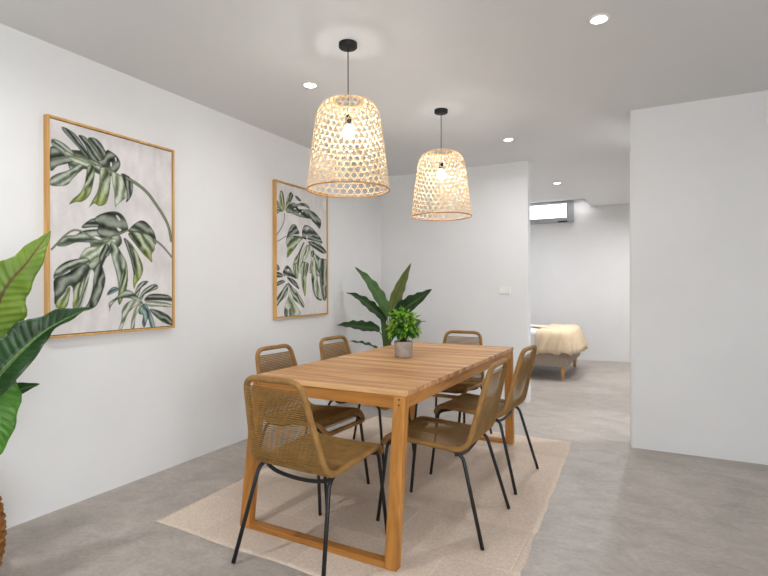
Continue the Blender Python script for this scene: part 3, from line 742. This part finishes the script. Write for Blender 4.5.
O=(-1.445,3.03,.7505)
f=tag(empty('potted_plant',O),'small bushy lime green plant in a ribbed cement pot on the dining table','plant')
b=MB(); N=72
prof=[(0,.001),(.052,.001),(.057,.006),(.060,.10),(.0605,.105),(.054,.105),(.053,.085)]
b.lathe(prof,N)
for i,(x,y,z) in enumerate(b.v):
    r=math.hypot(x,y)
    if .0565<r and .008<z<.098 or (.054<r and .005<z<.103 and i//N in (2,3)):
        k=1+(.012 if (i%N)%3==0 else -.006); b.v[i]=(x*k,y*k,z)
b.build('pot',CEMENT,f)
b=MB(); b.disc(.0535,.088,24); b.build('soil',SOIL,f)
b=MB(); rr=random.Random(5); cols=[]; st=MB()
cent=Vector((0,0,.212))
for k in range(430):
    while True:
        d=Vector((rr.gauss(0,1),rr.gauss(0,1),rr.gauss(0,1)))
        if d.length>.1:
            d.normalize()
            if d.z>-.72: break
    rad=rr.uniform(.55,1)
    p=cent+Vector((d.x*.108*rad,d.y*.108*rad,d.z*.112*rad))
    out=(d+Vector((0,0,rr.uniform(-.5,.35)))).normalized()
    L=rr.uniform(.030,.050); w=L*rr.uniform(.30,.42)
    nn=(Vector((rr.uniform(-.6,.6),rr.uniform(-.6,.6),1))+d*.7).normalized(); sd=out.cross(nn).normalized(); nn=sd.cross(out)
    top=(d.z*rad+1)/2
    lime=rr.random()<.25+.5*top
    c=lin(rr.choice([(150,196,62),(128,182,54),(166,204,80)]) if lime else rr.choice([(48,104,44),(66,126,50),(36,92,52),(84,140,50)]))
    rows=[]
    for q in range(6):
        t=q/5; hw=w*math.sin(pi*min(.97,t*.9+.06))**.9*(1-.35*t)
        cpt=p+out*(t-.35)*L+Vector((0,0,-.010*t*t))
        rows.append([cpt-sd*hw+nn*hw*.35,cpt,cpt+sd*hw+nn*hw*.35])
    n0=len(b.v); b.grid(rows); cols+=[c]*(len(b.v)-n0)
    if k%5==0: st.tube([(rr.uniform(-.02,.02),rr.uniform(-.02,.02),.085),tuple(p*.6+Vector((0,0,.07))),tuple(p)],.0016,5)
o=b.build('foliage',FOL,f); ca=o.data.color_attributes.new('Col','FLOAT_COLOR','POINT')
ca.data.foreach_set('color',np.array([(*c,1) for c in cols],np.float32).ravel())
st.build('stems',STEM,f)

# ------------------------------------------------------------------ bed
bx0,bx1,by0,by1=-2.98,-.945,6.90,8.20; bc=((bx0+bx1)/2,(by0+by1)/2)
f=tag(empty('bed',(*bc,0)),'upholstered taupe bed on pale wooden legs in the bedroom beyond the opening','bed')
hx=(bx1-bx0)/2; hy=(by1-by0)/2
b=MB(); b.box(-hx,hx,-hy,hy,.175,.35); b.build('bed_base',BASEF,f,bevel=.012)
for sx in (-1,1):
    for sy in (-1,1):
        b=MB(); x,y=sx*(hx-.07),sy*(hy-.06); b.lathe([(.018,0),(.034,.176)],16,(x,y,0)); b.disc(.018,0,16,(x,y,0),False); b.build('leg',LEGW,f)
b=MB(); b.box(-hx,hx-.01,-hy+.005,hy-.005,.35,.622); b.build('mattress',SHEET,f,bevel=.04)
# bedspread: a draped cap over the foot half of the mattress
rows=[]; rr=random.Random(3)
M=260
def ring(k):
    # rounded rectangle open towards the head: runs front side -> foot -> far side
    return k/(M-1)
Lx=.50; per=[Lx*2,2*hy,Lx*2]
levels=[(-.55,.636),(-.30,.640),(-.12,.640),(-.05,.637),(-.012,.626),(.012,.590),(.022,.53),(.030,.47),(.038,.40),(.044,.345)]
for off,z in levels:
    rw=[]
    for k in range(M):
        t=k/(M-1); s=t*(2*Lx+2*hy)*1.0
        # straight path with rounded corners
        r=.09
        P=None
        x_in=max(off,-.55); inset=-x_in if off<0 else 0; grow=off if off>0 else 0
        X1=hx-.0-inset+grow; Yh=hy-inset+grow; X0=hx-.40
        path=[(X0,-Yh),(X1-r,-Yh)]
        for q in range(1,9): a=-pi/2+pi/2*q/8; path.append((X1-r+r*math.cos(a),-Yh+r+r*math.sin(a)))
        for q in range(0,9): a=pi/2*q/8; path.append((X1-r+r*math.cos(a),Yh-r+r*math.sin(a)))
        path.append((X0,Yh))
        rw.append(path)
        break
    path=[Vector((p[0],p[1],0)) for p in path]
    tot=sum((c-a).length for a,c in zip(path,path[1:]))
    sm=resample(path,tot/(M-1)*.99999)[:M]
    while len(sm)<M: sm.append(path[-1])
    depth=max(0,(.636-z)/.29)
    rw=[]
    for i,p in enumerate(sm):
        a=sm[max(i-1,0)]; c=sm[min(i+1,M-1)]; tn=(c-a); nn=Vector((tn.y,-tn.x,0)); nn=nn.normalized() if nn.length>0 else nn
        u=i/(M-1)+depth*.05*(1 if i<M*.45 else -.6)
        fo=.016*math.sin(u*70+1.5*math.sin(u*19))+.012*math.sin(u*131+2)+.008*math.sin(u*211)
        g=depth*fo*1.2+(.03*depth)
        corner=math.exp(-((u-.38)/.05)**2)*0+depth*.05*(math.exp(-((u-.5)/.17)**2))
        zz=z+(.012*math.sin(u*60+1)+.010*math.sin(u*97))*(depth>.95)
        rw.append(p+nn*(g+corner)+Vector((0,0,zz+.004*math.sin(u*40)*(1-depth))))
    rows.append(rw)
b=MB(); b.grid(rows)
o=b.build('bedspread',SPREAD,solid=.006,loc=(*bc,0)); tag(o,'beige gathered bedspread draped over the foot of the bed','bedspread')

# ------------------------------------------------------------------ small wall fittings
f=tag(empty('light_switch',(-1.374,5.403,1.175)),'white light switch on the back wall behind the far right of the table','light switch')
b=MB(); b.box(-.058,.058,-.009,0,-.042,.042); b.build('plate',WHITEP,f,bevel=.002)
for x in (-.028,.028):
    b=MB(); b.hexa([(x-.022,-.0125,-.026),(x+.022,-.0125,-.026),(x+.022,-.0085,-.026),(x-.022,-.0085,-.026)],[(x-.022,-.0105,.026),(x+.022,-.0105,.026),(x+.022,-.0085,.026),(x-.022,-.0085,.026)]); b.build('rocker',WHITEP,f,bevel=.001)
f=tag(empty('access_panel',(.80,4.247,2.405)),'flush white access panel at the top of the right wall, cut by the picture edge','panel')
b=MB(); 
for q in ((-.108,-.094,-.108,.108),(.094,.108,-.108,.108),(-.094,.094,-.108,-.094),(-.094,.094,.094,.108)): b.box(q[0],q[1],-.006,0,q[2],q[3])
b.build('frame',WHITEP,f,bevel=.001)
b=MB(); b.box(-.092,.092,-.004,0,-.092,.092); b.build('door',WALL,f)

# ------------------------------------------------------------------ daylight, camera
wd=bpy.data.worlds.new('daylight'); scene.world=wd; wd.use_nodes=True
wd.node_tree.nodes['Background'].inputs[0].default_value=(.93,.97,1,1); wd.node_tree.nodes['Background'].inputs[1].default_value=11.2
l=bpy.data.lights.new('fill_opening_portal','AREA'); l.shape='RECTANGLE'; l.size=2.6; l.size_y=2.08; l.cycles.is_portal=True  # guides sky sampling through the added opening in the unseen side wall
o=bpy.data.objects.new('fill_opening_portal',l); COL.objects.link(o); o.location=(3.3,-1.7,1.34); o.rotation_euler=(0,pi/2,0); 
o.rotation_euler=Matrix(((0,0,1),(-1,0,0),(0,-1,0))).to_euler()

cam=bpy.data.cameras.new('camera'); cam.sensor_width=36; cam.lens=507.73/768*36; cam.clip_start=.05; cam.shift_y=-.00027
co=bpy.data.objects.new('camera',cam); COL.objects.link(co)
co.matrix_world=Matrix.Translation((0,0,1.2076))@Matrix.Rotation(.4831,4,'Z')@Matrix.Rotation(pi/2,4,'X')@Matrix.Rotation(-.0031,4,'Z')
scene.camera=co
vs=scene.view_settings; vs.view_transform='Standard'; vs.look='None'; vs.gamma=1; vs.use_curve_mapping=False; vs.exposure=0
scene.cycles.max_bounces=10; scene.cycles.diffuse_bounces=7
